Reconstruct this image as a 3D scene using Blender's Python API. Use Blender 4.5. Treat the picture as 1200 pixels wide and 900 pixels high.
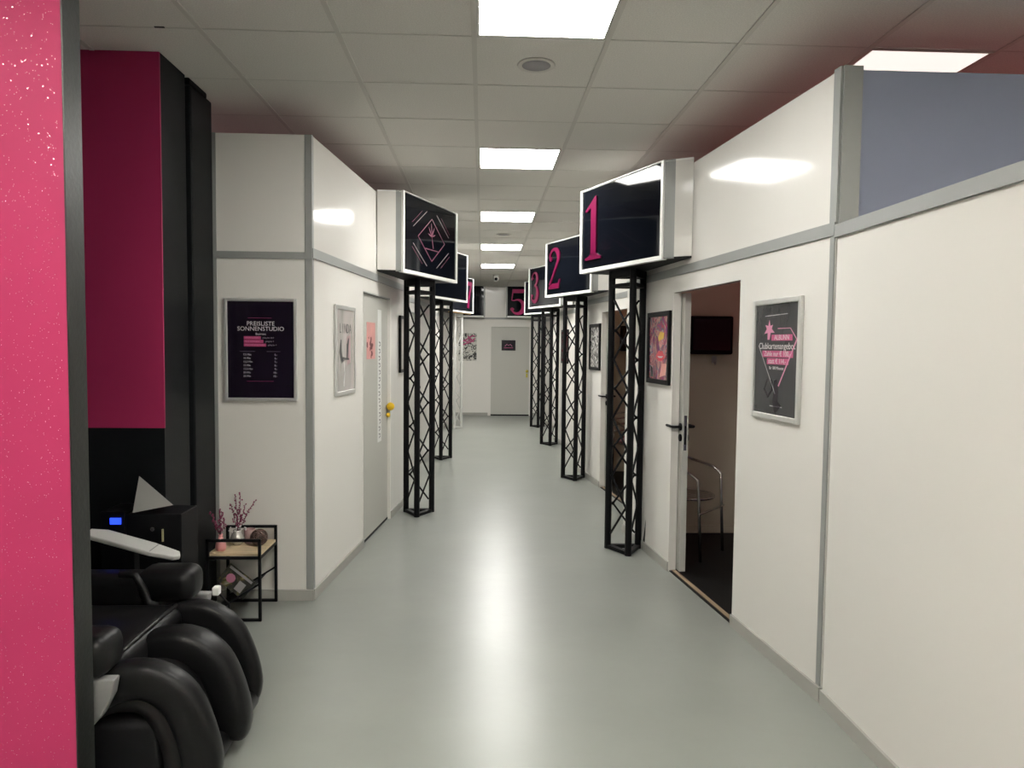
import bpy, bmesh, math, random
from mathutils import Vector, Matrix, Quaternion
random.seed(7)
for o in list(bpy.data.objects): bpy.data.objects.remove(o, do_unlink=True)
scene = bpy.context.scene
COL = scene.collection
PI = math.pi

# ------------------------------------------------------------------ camera
HC = 1.57
YAW, PITCH, ROLL = 0.0412, -0.053, 0.0103
def cam_axes():
    f = Vector((math.sin(YAW), math.cos(YAW), 0)); r = Vector((math.cos(YAW), -math.sin(YAW), 0)); u = Vector((0, 0, 1))
    f2 = f * math.cos(PITCH) + u * math.sin(PITCH); u2 = u * math.cos(PITCH) - f * math.sin(PITCH)
    return r * math.cos(ROLL) + u2 * math.sin(ROLL), u2 * math.cos(ROLL) - r * math.sin(ROLL), f2
cr, cu, cf = cam_axes()
cam = bpy.data.cameras.new('camera'); cam.sensor_width = 36; cam.lens = 848.0 / 1200 * 36; cam.clip_start = 0.05; cam.clip_end = 60
camo = bpy.data.objects.new('camera', cam); COL.objects.link(camo)
m = Matrix.Identity(4)
for i in range(3):
    m[i][0] = cr[i]; m[i][1] = cu[i]; m[i][2] = -cf[i]
m[2][3] = HC
camo.matrix_world = m
scene.camera = camo

# ------------------------------------------------------------------ world, exposure, lights
world = bpy.data.worlds.new('world'); scene.world = world; world.use_nodes = True
world.node_tree.nodes['Background'].inputs[0].default_value = (0.5, 0.5, 0.5, 1)
world.node_tree.nodes['Background'].inputs[1].default_value = 0.02
scene.view_settings.view_transform = 'Standard'; scene.view_settings.look = 'None'
scene.view_settings.exposure = 0.0; scene.view_settings.gamma = 1.0
scene.view_settings.use_curve_mapping = False
PANEL_L = 34.5           # radiance of the ceiling light panels
def area_lamp(name, loc, size, power, color, up=True):
    l = bpy.data.lights.new(name, 'AREA'); l.energy = power; l.color = color; l.shape = 'RECTANGLE'; l.size, l.size_y = size
    o = bpy.data.objects.new(name, l); COL.objects.link(o); o.location = loc
    if up: o.rotation_euler = (PI, 0, 0)
    return o
# glow of the coloured lamps of the tanning beds inside the booths (they throw their light up to the ceiling)
area_lamp('booth_lamp', (2.75, 4.2, 1.5), (0.8, 1.8), 2.8, (1.0, 0.10, 0.12))
area_lamp('booth_lamp', (2.6, 7.5, 1.5), (0.8, 1.8), 2, (1.0, 0.22, 0.07))
area_lamp('booth_lamp', (-2.2, 5.9, 1.5), (0.8, 1.8), 2.2, (1.0, 0.55, 0.58))
area_lamp('booth_lamp', (-2.2, 9.0, 1.5), (0.8, 1.8), 1.6, (1.0, 0.55, 0.55))

# ------------------------------------------------------------------ materials
MATS = {}
def mat(name, col, rough=0.5, metal=0.0, spec=0.5, bump=None, vary=None, emis=None, coat=0.0, coat_rough=0.05, trans=0.0):
    if name in MATS: return MATS[name]
    mt = bpy.data.materials.new(name); mt.use_nodes = True; nt = mt.node_tree
    b = nt.nodes['Principled BSDF']
    b.inputs['Base Color'].default_value = (*col, 1); b.inputs['Roughness'].default_value = rough
    b.inputs['Metallic'].default_value = metal; b.inputs['Specular IOR Level'].default_value = spec
    b.inputs['Coat Weight'].default_value = coat; b.inputs['Coat Roughness'].default_value = coat_rough
    b.inputs['Transmission Weight'].default_value = trans
    tc = nt.nodes.new('ShaderNodeTexCoord')
    if emis:
        b.inputs['Emission Color'].default_value = (*emis[0], 1); b.inputs['Emission Strength'].default_value = emis[1]
    if vary:      # (scale, amount, stretch)
        n = nt.nodes.new('ShaderNodeTexNoise'); n.inputs['Scale'].default_value = vary[0]; n.inputs['Detail'].default_value = 5
        mp = nt.nodes.new('ShaderNodeMapping'); mp.inputs['Scale'].default_value = vary[2] if len(vary) > 2 else (1, 1, 1)
        nt.links.new(tc.outputs['Object'], mp.inputs[0]); nt.links.new(mp.outputs[0], n.inputs['Vector'])
        r = nt.nodes.new('ShaderNodeMapRange'); r.inputs[1].default_value = 0.3; r.inputs[2].default_value = 0.7
        r.inputs[3].default_value = 1 - vary[1]; r.inputs[4].default_value = 1 + vary[1]
        nt.links.new(n.outputs['Fac'], r.inputs[0])
        mx = nt.nodes.new('ShaderNodeVectorMath'); mx.operation = 'SCALE'; mx.inputs[0].default_value = col
        nt.links.new(r.outputs[0], mx.inputs['Scale']); nt.links.new(mx.outputs[0], b.inputs['Base Color'])
    if bump:      # (scale, strength, distance)
        n = nt.nodes.new('ShaderNodeTexNoise'); n.inputs['Scale'].default_value = bump[0]; n.inputs['Detail'].default_value = 4
        nt.links.new(tc.outputs['Object'], n.inputs['Vector'])
        bp = nt.nodes.new('ShaderNodeBump'); bp.inputs['Strength'].default_value = bump[1]; bp.inputs['Distance'].default_value = bump[2]
        nt.links.new(n.outputs['Fac'], bp.inputs['Height']); nt.links.new(bp.outputs[0], b.inputs['Normal'])
    MATS[name] = mt
    return mt
M_floor = mat('grey vinyl floor', (0.235, 0.248, 0.226), 0.30, vary=(1.6, 0.06), bump=(7, 0.10, 0.01), spec=0.5)
M_white = mat('white laminate', (0.76, 0.74, 0.70), 0.11, spec=0.2, vary=(0.8, 0.015))
M_whitematte = mat('white paint', (0.74, 0.72, 0.68), 0.45)
M_blue = mat('blue grey panel', (0.30, 0.33, 0.44), 0.55, spec=0.25)
M_rail = mat('grey aluminium profile', (0.30, 0.31, 0.30), 0.45, metal=0.15)
M_base = mat('grey skirting', (0.36, 0.355, 0.325), 0.45)
M_tile = mat('mineral ceiling tile', (0.72, 0.70, 0.66), 0.9, spec=0.1, vary=(160, 0.10), bump=(220, 0.35, 0.003))
M_tbar = mat('ceiling grid metal', (0.60, 0.58, 0.54), 0.6)
M_void = mat('ceiling gap', (0.05, 0.05, 0.05), 0.9)
M_lamp = mat('light diffuser', (0.9, 0.9, 0.9), 0.5, emis=((1.0, 0.985, 0.94), PANEL_L))
def lamp_mat(j):
    k = {3: 1.15, 7: 1.3, 11: 1.5, 15: 2.0}.get(j, 1.0)      # farther panels boosted above the near one to lift the dim end wall
    return mat('light diffuser %d' % round(k * 100), (0.9, 0.9, 0.9), 0.5, emis=((1.0, 0.985, 0.94), PANEL_L * k))
M_lampdim = mat('dim light diffuser', (0.75, 0.75, 0.73), 0.25, emis=((1.0, 0.93, 0.86), 1.0))
M_black = mat('black powder coat', (0.006, 0.006, 0.007), 0.5, spec=0.14)
M_silver = mat('silver aluminium', (0.66, 0.66, 0.64), 0.33, metal=0.55)
M_silverpaint = mat('silver truss paint', (0.55, 0.55, 0.53), 0.4, metal=0.4)
M_screen = mat('black glossy acrylic', (0.004, 0.005, 0.008), 0.05, spec=0.15)
M_frame = mat('white sign frame', (0.9, 0.9, 0.87), 0.35)
M_pinkn = mat('magenta acrylic', (0.135, 0.0035, 0.038), 0.35, spec=0.2)
M_pinkfive = mat('bright pink acrylic', (0.50, 0.022, 0.15), 0.35, spec=0.2)
M_pinkhot = mat('hot pink print', (0.42, 0.05, 0.16), 0.4)
M_pinkpale = mat('faded pink print', (0.55, 0.20, 0.33), 0.4)
M_pinkline = mat('rose metal line', (0.24, 0.07, 0.12), 0.35)
M_silverline = mat('pale metal line', (0.33, 0.27, 0.28), 0.35)
M_print = mat('white print', (0.62, 0.60, 0.60), 0.5)
M_printdim = mat('grey print', (0.30, 0.29, 0.30), 0.5)
M_door = mat('grey door leaf', (0.50, 0.495, 0.455), 0.35, spec=0.3)
M_doorw = mat('pale door edge', (0.55, 0.55, 0.51), 0.35)
M_brown = mat('beige booth wall', (0.76, 0.68, 0.54), 0.6)
M_darkfloor = mat('dark booth floor', (0.006, 0.006, 0.006), 0.5, spec=0.15)
M_wood = mat('light oak', (0.66, 0.53, 0.34), 0.5, vary=(3, 0.15, (2, 14, 14)))
M_woodraw = mat('raw timber edge', (0.26, 0.19, 0.12), 0.7)
M_leather = mat('black leather', (0.006, 0.006, 0.0065), 0.37, spec=0.2, bump=(90, 0.12, 0.002))
M_leatherseam = mat('leather piping', (0.02, 0.02, 0.02), 0.3)
M_shellgrey = mat('grey plastic shell', (0.22, 0.22, 0.22), 0.4)
M_plate = mat('pale grey plastic', (0.52, 0.52, 0.50), 0.3)
M_blackwall = mat('black wall paint', (0.009, 0.010, 0.011), 0.45, spec=0.1, bump=(60, 0.1, 0.002))
M_greyedge = mat('anthracite edge paint', (0.014, 0.015, 0.014), 0.38, spec=0.5, bump=(60, 0.3, 0.003))
M_triangle = mat('grey facet', (0.36, 0.36, 0.34), 0.5)
M_tv = mat('tv glass', (0.006, 0.006, 0.008), 0.12)
M_chrome = mat('polished aluminium', (0.75, 0.74, 0.72), 0.22, metal=1.0)
M_yellow = mat('yellow plastic', (0.72, 0.45, 0.01), 0.35)
M_brass = mat('brass', (0.55, 0.47, 0.08), 0.35, metal=0.6)
M_grey = mat('speaker grey', (0.30, 0.29, 0.30), 0.7)
M_pinkvase = mat('pink ceramic', (0.78, 0.36, 0.36), 0.3)
M_glass = mat('clear glass', (0.9, 0.92, 0.92), 0.05, trans=0.85)
M_mercury = mat('silver glazed glass', (0.55, 0.53, 0.5), 0.15, metal=0.5)
M_twig = mat('dark red twig', (0.10, 0.03, 0.045), 0.6)
M_berry = mat('wine red bud', (0.22, 0.03, 0.085), 0.5)
M_wicker = mat('dark wicker', (0.045, 0.025, 0.02), 0.6)
M_paper = mat('poster paper', (0.50, 0.49, 0.46), 0.4)
M_posterblack = mat('black poster', (0.010, 0.006, 0.014), 0.18)
M_posterdark = mat('charcoal poster', (0.040, 0.041, 0.044), 0.2, vary=(6, 0.25, (1, 1, 0.4)))
M_pinkpaper = mat('salmon pink poster', (0.70, 0.34, 0.31), 0.5, vary=(7, 0.10))
M_towel = mat('dusty pink cushion', (0.38, 0.15, 0.17), 0.9)
M_amber = mat('amber strip', (0.50, 0.30, 0.10), 0.5)
M_lcd = mat('blue display', (0.01, 0.02, 0.2), 0.3, emis=((0.02, 0.06, 1.0), 2.2))

M_pink = mat('pink paint', (0.365, 0.028, 0.100), 0.5, spec=0.22, vary=(2, 0.03))
M_flake = mat('glitter flake', (1.0, 0.8, 0.86), 0.12, metal=1.0)

def art_mat(name, stops, scale, dist=2.0, stretch=(1, 1, 1), mode='noise'):
    """collage-like print: noise through a colour ramp"""
    mt = bpy.data.materials.new(name); mt.use_nodes = True; nt = mt.node_tree; b = nt.nodes['Principled BSDF']
    b.inputs['Roughness'].default_value = 0.25
    tc = nt.nodes.new('ShaderNodeTexCoord'); mp = nt.nodes.new('ShaderNodeMapping'); mp.inputs['Scale'].default_value = stretch
    nt.links.new(tc.outputs['Object'], mp.inputs[0])
    if mode == 'noise':
        n = nt.nodes.new('ShaderNodeTexNoise'); n.inputs['Scale'].default_value = scale; n.inputs['Detail'].default_value = 3
        n.inputs['Distortion'].default_value = dist; out = n.outputs['Fac']
    else:
        n = nt.nodes.new('ShaderNodeTexVoronoi'); n.inputs['Scale'].default_value = scale
        s = nt.nodes.new('ShaderNodeSeparateColor'); nt.links.new(n.outputs['Color'], s.inputs[0]); out = s.outputs[0]
    nt.links.new(mp.outputs[0], n.inputs['Vector'])
    cr_ = nt.nodes.new('ShaderNodeValToRGB'); el = cr_.color_ramp.elements
    while len(el) < len(stops): el.new(0.5)
    for e, (p, c) in zip(el, stops): e.position = p; e.color = (*c, 1)
    nt.links.new(out, cr_.inputs[0]); nt.links.new(cr_.outputs[0], b.inputs['Base Color'])
    return mt
M_art = art_mat('colourful collage print', [(0.25, (0.02, 0.02, 0.05)), (0.36, (0.12, 0.03, 0.16)), (0.42, (0.33, 0.03, 0.06)), (0.46, (0.06, 0.07, 0.12)),
                (0.51, (0.52, 0.22, 0.19)), (0.56, (0.25, 0.02, 0.09)), (0.60, (0.45, 0.30, 0.28)), (0.65, (0.04, 0.09, 0.16)), (0.72, (0.30, 0.04, 0.12))], 7.5, 1.4, (1, 1, 0.8))
M_script = art_mat('grey brush script print', [(0.0, (0.05, 0.05, 0.05)), (0.45, (0.09, 0.09, 0.09)), (0.52, (0.32, 0.31, 0.30)), (0.66, (0.5, 0.49, 0.47))], 9, 1.6, (1, 1, 1.6))
M_redart = art_mat('red and white print', [(0.3, (0.45, 0.03, 0.07)), (0.46, (0.5, 0.05, 0.1)), (0.55, (0.6, 0.55, 0.53)), (0.7, (0.05, 0.05, 0.05))], 6)
M_comic = art_mat('black and white lettering print', [(0.0, (0.03, 0.03, 0.03)), (0.43, (0.05, 0.05, 0.05)), (0.5, (0.55, 0.54, 0.5)), (0.8, (0.62, 0.6, 0.57))], 14, 1.5)
M_mag = art_mat('magazine cover', [(0.2, (0.02, 0.02, 0.02)), (0.5, (0.06, 0.06, 0.05)), (0.60, (0.20, 0.17, 0.06)), (0.7, (0.5, 0.48, 0.42))], 14, 1.0)
M_faded = art_mat('washed grey pink print', [(0.3, (0.30, 0.29, 0.27)), (0.45, (0.42, 0.40, 0.38)), (0.6, (0.50, 0.44, 0.43)), (0.75, (0.50, 0.36, 0.37))], 4, 1.0, (1, 1, 0.5))

# ------------------------------------------------------------------ mesh helpers
class MB:
    def __init__(s): s.v = []; s.f = []
    def add(s, vs, fs):
        b = len(s.v); s.v += [tuple(x) for x in vs]; s.f += [tuple(i + b for i in f) for f in fs]; return s
    def hexa(s, p):   # 8 points: bottom 4 ccw, top 4
        return s.add(p, [(0, 3, 2, 1), (4, 5, 6, 7), (0, 1, 5, 4), (1, 2, 6, 5), (2, 3, 7, 6), (3, 0, 4, 7)])
    def box(s, x0, x1, y0, y1, z0, z1):
        return s.hexa([(x0, y0, z0), (x1, y0, z0), (x1, y1, z0), (x0, y1, z0), (x0, y0, z1), (x1, y0, z1), (x1, y1, z1), (x0, y1, z1)])
    def fbox(s, fr, u0, u1, v0, v1, w0, w1):
        return s.hexa([fr.p(*q) for q in ((u0, v0, w0), (u1, v0, w0), (u1, v1, w0), (u0, v1, w0), (u0, v0, w1), (u1, v0, w1), (u1, v1, w1), (u0, v1, w1))])
    def prism(s, poly, z0, z1):
        n = len(poly)
        return s.add([(x, y, z0) for x, y in poly] + [(x, y, z1) for x, y in poly],
                     [tuple(range(n))[::-1], tuple(range(n, 2 * n))] + [(i, (i + 1) % n, n + (i + 1) % n, n + i) for i in range(n)])
    def fprism(s, fr, poly, w0, w1):
        n = len(poly)
        return s.add([fr.p(x, y, w0) for x, y in poly] + [fr.p(x, y, w1) for x, y in poly],
                     [tuple(range(n))[::-1], tuple(range(n, 2 * n))] + [(i, (i + 1) % n, n + (i + 1) % n, n + i) for i in range(n)])
    def tube(s, pts, r, n=8, closed=False):
        pts = [Vector(p) for p in pts]; rs = r if isinstance(r, (list, tuple)) else [r] * len(pts)
        rings = []; up = None; k = len(pts)
        for i, p in enumerate(pts):
            if closed: t = (pts[(i + 1) % k] - pts[i - 1]).normalized()
            else: t = (pts[min(i + 1, k - 1)] - pts[max(i - 1, 0)]).normalized()
            if up is None: up = Vector((0, 0, 1)) if abs(t.z) < 0.9 else Vector((1, 0, 0))
            a = t.cross(up).normalized(); up = a.cross(t).normalized()
            rings.append([p + (a * math.cos(2 * PI * j / n) + up * math.sin(2 * PI * j / n)) * rs[i] for j in range(n)])
        return s.loft(rings, closed)
    def loft(s, rings, closed=False):
        n = len(rings[0]); k = len(rings); vs = [v for r in rings for v in r]; fs = []
        for i in range(k if closed else k - 1):
            for j in range(n):
                fs.append((i * n + j, i * n + (j + 1) % n, ((i + 1) % k) * n + (j + 1) % n, ((i + 1) % k) * n + j))
        if not closed: fs += [tuple(range(n))[::-1], tuple(range((k - 1) * n, k * n))]
        return s.add(vs, fs)
    def lathe(s, prof, n=20, c=(0, 0, 0)):
        return s.loft([[(c[0] + max(r, 1e-4) * math.cos(2 * PI * j / n), c[1] + max(r, 1e-4) * math.sin(2 * PI * j / n), c[2] + z) for j in range(n)] for r, z in prof])
    def ball(s, c, r, n=8, m=6):
        return s.lathe([(r * math.sin(PI * i / m), -r * math.cos(PI * i / m)) for i in range(m + 1)], n, c)
    def ribbon(s, fr, pts, ws, w0, w1):
        """flat stroke of varying width through 2D points on a frame"""
        k = len(pts); L = []; R = []
        for i in range(k):
            a = Vector(pts[max(i - 1, 0)]); b = Vector(pts[min(i + 1, k - 1)]); t = (b - a).normalized(); nn = Vector((-t.y, t.x)) * ws[i] / 2
            L.append(Vector(pts[i]) + nn); R.append(Vector(pts[i]) - nn)
        for i in range(k - 1):
            q = [L[i], L[i + 1], R[i + 1], R[i]]
            s.fprism(fr, q, w0, w1)
        return s
    def mesh(s, name, off=(0, 0, 0)):
        me = bpy.data.meshes.new(name)
        ox, oy, oz = off
        me.from_pydata([(x - ox, y - oy, z - oz) for x, y, z in s.v], [], s.f)
        bm = bmesh.new(); bm.from_mesh(me); bmesh.ops.recalc_face_normals(bm, faces=bm.faces); bm.to_mesh(me); bm.free()
        return me
class Fr:
    """a frame on a surface: u to the viewer's right, v up, w towards the viewer"""
    def __init__(s, o, u, v=(0, 0, 1)):
        s.o = Vector(o); s.u = Vector(u).normalized(); s.v = Vector(v).normalized(); s.w = s.u.cross(s.v).normalized()
    def p(s, u, v, w=0): return tuple(s.o + s.u * u + s.v * v + s.w * w)
    def mat(s, u=0, v=0, w=0):
        mm = Matrix.Identity(4); o = s.p(u, v, w)
        for i in range(3): mm[i][0] = s.u[i]; mm[i][1] = s.v[i]; mm[i][2] = s.w[i]; mm[i][3] = o[i]
        return mm
def off_of(parent):
    l = Vector((0, 0, 0))
    while parent is not None: l += parent.location; parent = parent.parent
    return l
def put(name, mb, material, parent=None, smooth=False, bevel=0.0, label=None, kind=None):
    """link a mesh built in world coordinates as one object (a part when parent is given)"""
    me = mb.mesh(name, off_of(parent)) if isinstance(mb, MB) else mb
    if bevel:
        bm = bmesh.new(); bm.from_mesh(me); bmesh.ops.bevel(bm, geom=bm.edges[:], offset=bevel, segments=3, profile=0.6, affect='EDGES', clamp_overlap=True); bm.to_mesh(me); bm.free()
    me.materials.append(material)
    if smooth:
        for p in me.polygons: p.use_smooth = True
        if smooth == 'auto' or bevel: me.set_sharp_from_angle(angle=math.radians(40))
    o = bpy.data.objects.new(name, me); COL.objects.link(o)
    if parent is not None: o.parent = parent
    if label: o['label'] = label
    if kind: o['kind'] = kind
    return o
def thing(name, label, cat, loc=(0, 0, 0), group=None):
    o = bpy.data.objects.new(name, None); COL.objects.link(o); o.location = loc; o.empty_display_size = 0.1
    o['label'] = label; o['category'] = cat
    if group: o['group'] = group
    return o
def struct(name, loc=(0, 0, 0)):
    o = bpy.data.objects.new(name, None); COL.objects.link(o); o.location = loc; o['kind'] = 'structure'; return o
def text(name, s, fr, u, v, w, size, material, parent, align='CENTER', sx=1.0):
    cu_ = bpy.data.curves.new(name, 'FONT'); cu_.body = s; cu_.size = size; cu_.align_x = align; cu_.align_y = 'CENTER'; cu_.extrude = 0.0003; cu_.resolution_u = 3
    t = bpy.data.objects.new(name, cu_); COL.objects.link(t)
    bpy.context.view_layer.update()
    me = bpy.data.meshes.new_from_object(t.evaluated_get(bpy.context.evaluated_depsgraph_get()))
    bpy.data.objects.remove(t, do_unlink=True); bpy.data.curves.remove(cu_)
    mm = Matrix.Translation(-off_of(parent)) @ fr.mat(u, v, w) @ Matrix.Diagonal((sx, 1, 1, 1))
    me.transform(mm); me.materials.clear()
    return put(name, me, material, parent)

# ------------------------------------------------------------------ shell of the hall
CEIL = 2.997
put('floor', MB().box(-4.2, 4.2, -4, 19, -0.08, 0), M_floor)['kind'] = 'structure'
# ceiling: slab with lay-in tiles and grid bars
ceil = put('ceiling', MB().box(-4.2, 4.2, -4, 19, CEIL + 0.03, CEIL + 0.12), M_void); ceil['kind'] = 'structure'
GX, GY, T = -0.0508, 3.438, 0.625
LIGHTS = [(-2, -5), (3, 21), (-4, -9), (0, -9), (4, -9), (-4, -5), (4, -5), (0, -5), (0, -1), (0, 3), (0, 7), (0, 11), (0, 15), (3, 0)]  # unseen panels off the middle row are added to brighten walls and ceiling
tile_me = MB().box(-0.3005, 0.3005, -0.308, 0.308, 0, 0.016).mesh('ceiling_tile'); tile_me.materials.append(M_tile)
for j in range(-3, 25):
    for i in range(-4, 5):
        if (i, j) in LIGHTS: continue
        o = bpy.data.objects.new('ceiling_tile', tile_me); COL.objects.link(o); o.parent = ceil
        o.location = (GX + T * (i + .5), GY + T * (j + .5), CEIL + 0.002 + random.uniform(-.001, .001)); o.rotation_euler = (random.uniform(-.002, .002), random.uniform(-.002, .002), 0)
for i in range(-4, 6):
    x = GX + T * i
    put('grid_runner', MB().box(x - .012, x + .012, GY - 3 * T, GY + 25 * T, CEIL - 0.003, CEIL + 0.02), M_tbar, ceil)
for j in range(-3, 26):
    y = GY + T * j
    put('grid_cross_bar', MB().box(GX - 4 * T, GX + 5 * T, y - .0045, y + .0045, CEIL, CEIL + 0.02), M_tbar, ceil)
put('chipped_gap', MB().box(-1.50, -1.455, GY - .012, GY - .002, CEIL - .001, CEIL + .004), M_void, ceil)
# plain ceiling field over the hall around and behind the camera
for (x0, x1, y0, y1) in ((-4.2, GX - 4 * T, -4, 19), (GX + 5 * T, 4.2, -4, 19), (GX - 4 * T, GX + 5 * T, -4, GY - 3 * T)):
    mb = MB(); mb.box(x0, x1, y0, y1, CEIL, CEIL + 0.02); put('ceiling_field', mb, M_tile, ceil)
put('wall_back', MB().box(-4.2, 4.2, -4.1, -4, 0, CEIL + .03), M_whitematte)['kind'] = 'structure'
put('wall_outer_left', MB().box(-4.3, -4.2, -4, 19, 0, CEIL + .03), M_whitematte)['kind'] = 'structure'
put('wall_outer_right', MB().box(4.2, 4.3, -4, 19, 0, CEIL + .03), M_whitematte)['kind'] = 'structure'
put('wall_far', MB().box(-4.2, 4.2, 19, 19.1, 0, CEIL + .03), M_whitematte)['kind'] = 'structure'

lab = {(-2, -5): 'square ceiling light panel in front of the pink partition', (3, 21): 'square ceiling light panel beyond the end wall', (-4, -9): 'square ceiling light panel in the rear left corner of the hall', (4, -9): 'square ceiling light panel in the rear right corner of the hall', (-4, -5): 'square ceiling light panel left of the camera', (4, -5): 'square ceiling light panel right of the camera', (0, -9): 'square ceiling light panel far behind the camera', (0, -5): 'square ceiling light panel just behind the camera', (0, -1): 'largest bright ceiling light panel, cut by the top of the picture',
       (0, 3): 'second bright ceiling light panel, beyond the round ceiling speaker', (0, 7): 'middle bright ceiling light panel of the row of five', (0, 11): 'fourth bright ceiling light panel along the corridor',
       (0, 15): 'smallest bright ceiling light panel, nearest the security camera', (3, 0): 'dim ceiling light panel above the blue grey wall on the right'}
for (i, j) in LIGHTS:
    cx, cy = GX + T * (i + .5), GY + T * (j + .5); z = CEIL
    t = thing('ceiling_light', lab[(i, j)], 'ceiling light', (cx, cy, z), 'square light panels in the ceiling grid')
    h = 0.299; b = .012
    fm = MB(); fm.box(cx - h, cx + h, cy - h, cy - h + b, z - .002, z + .02).box(cx - h, cx + h, cy + h - b, cy + h, z - .002, z + .02).box(cx - h, cx - h + b, cy - h + b, cy + h - b, z - .002, z + .02).box(cx + h - b, cx + h, cy - h + b, cy + h - b, z - .002, z + .02)
    put('light_frame', fm, M_tbar, t)
    put('diffuser', MB().box(cx - h + b, cx + h - b, cy - h + b, cy + h - b, z, z + .018), M_lampdim if (i, j) == (3, 0) else lamp_mat(j), t)

# ------------------------------------------------------------------ booth walls, right
SL = 0.1048
def xr(y): return 1.318 + SL * (4.961 - y)          # face of the first right wall
dR = Vector((-SL, 1, 0)).normalized()
ZT, ZR0, ZR1 = 2.757, 2.058, 2.114
def right_frame(k):                                  # u runs towards the camera from the far end (viewer's right)
    yf = 6.03 + 3 * k
    return Fr((xr(6.03), yf, 0), -dR)
def ur(y, k=0): return (6.03 + 3 * k - y) / dR.y     # u of a given y on wall k
TH = 0.05
def right_wall(k, door=True, yend=None):
    fr = right_frame(k); u0 = 0 if yend is None else ur(yend, k); u1 = ur(3.08 + 3 * k, k)
    w = struct('wall_right', fr.p(u1, 0, 0))
    o0, o1 = ur(4.965 + 3 * k, k), ur(3.968 + 3 * k, k)
    if door:
        put('panel', MB().fbox(fr, u0, o0, 0, ZR0, -TH, 0), M_white, w)
        put('panel', MB().fbox(fr, o1, u1, 0, ZR0, -TH, 0), M_white, w)
        put('lintel_panel', MB().fbox(fr, o0, o1, 1.945, ZR0, -TH, 0), M_white, w)
    else:
        put('panel', MB().fbox(fr, u0, u1, 0, ZR0, -TH, 0), M_white, w)
    put('upper_panel', MB().fbox(fr, u0, u1, ZR1, ZT, -TH, 0), M_white, w)
    put('rail', MB().fbox(fr, u0, u1, ZR0, ZR1, -TH, 0.010), M_rail, w)
    put('upright', MB().fbox(fr, u1 - .036, u1 - .004, 0.07, ZR0, -.01, .006), M_rail, w)
    put('corner_post', MB().fbox(fr, u1 - .045, u1 + .004, ZR1, ZT + .012, -.075, .006), M_rail, w)
    if door:
        for a, b in ((u0, o0 + .006), (o1, u1)): put('skirting', MB().fbox(fr, a, b, 0, .066, -.02, .013), M_base, w)
    else: put('skirting', MB().fbox(fr, u0, u1, 0, .066, -.02, .013), M_base, w)
    return fr, w
def booth_partition(k, xs=None):
    """cross wall between two booths, at the far end of booth k"""
    y = 6.03 + 3 * k; x0 = xr(6.03)
    w = struct('wall_right', (x0, y, 0))
    put('partition_panel', MB().box(x0 + .05, 4.2, y - .045, y + .045, 0, ZT), M_brown, w)
    put('skirting', MB().box(x0 + .05, 4.2, y - .06, y - .045, 0, .07), M_brown, w)
R1, wR1 = right_wall(0)
R2, wR2 = right_wall(1)
R3, wR3 = right_wall(2, door=False)
R4, wR4 = right_wall(3, door=False)
R5, wR5 = right_wall(4, door=False, yend=16.15)
for k in range(4): booth_partition(k)
# side wall of booth 1 above the low wall, and the low wall nearest the camera
w = struct('wall_right', (1.515, 3.08, 0))
x1 = xr(3.08)
put('side_panel', MB().box(x1 + .085, 4.2, 3.085, 3.135, 0, ZT), M_blue, w)
put('side_post', MB().box(x1 + .006, x1 + .088, 3.068, 3.14, 2.09, ZT + .012), M_rail, w)
w = struct('wall_right', (1.512, 0, 0))
put('panel', MB().box(1.513, 1.563, -1.2, 3.064, 0, 2.046), M_white, w)
put('rail', MB().box(1.500, 1.575, -1.2, 3.066, 2.046, 2.1), M_rail, w)
put('skirting', MB().box(1.500, 1.53, -1.2, 3.064, 0, .066), M_base, w)
put('panel', MB().box(1.563, 4.2, -1.2, -1.15, 0, 2.046), M_white, w)
# booth floors and inner back walls
for k in range(4):
    mb = MB(); fr = right_frame(k)
    y0, y1 = 3.14 + 3 * k, 5.97 + 3 * k
    mb.prism([(xr(3.14) + .004, y0), (4.2, y0), (4.2, y1), (xr(5.97) + .004, y1)], 0.0, 0.006)
    o = put('floor_booth', mb, M_darkfloor); o['kind'] = 'structure'

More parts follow.
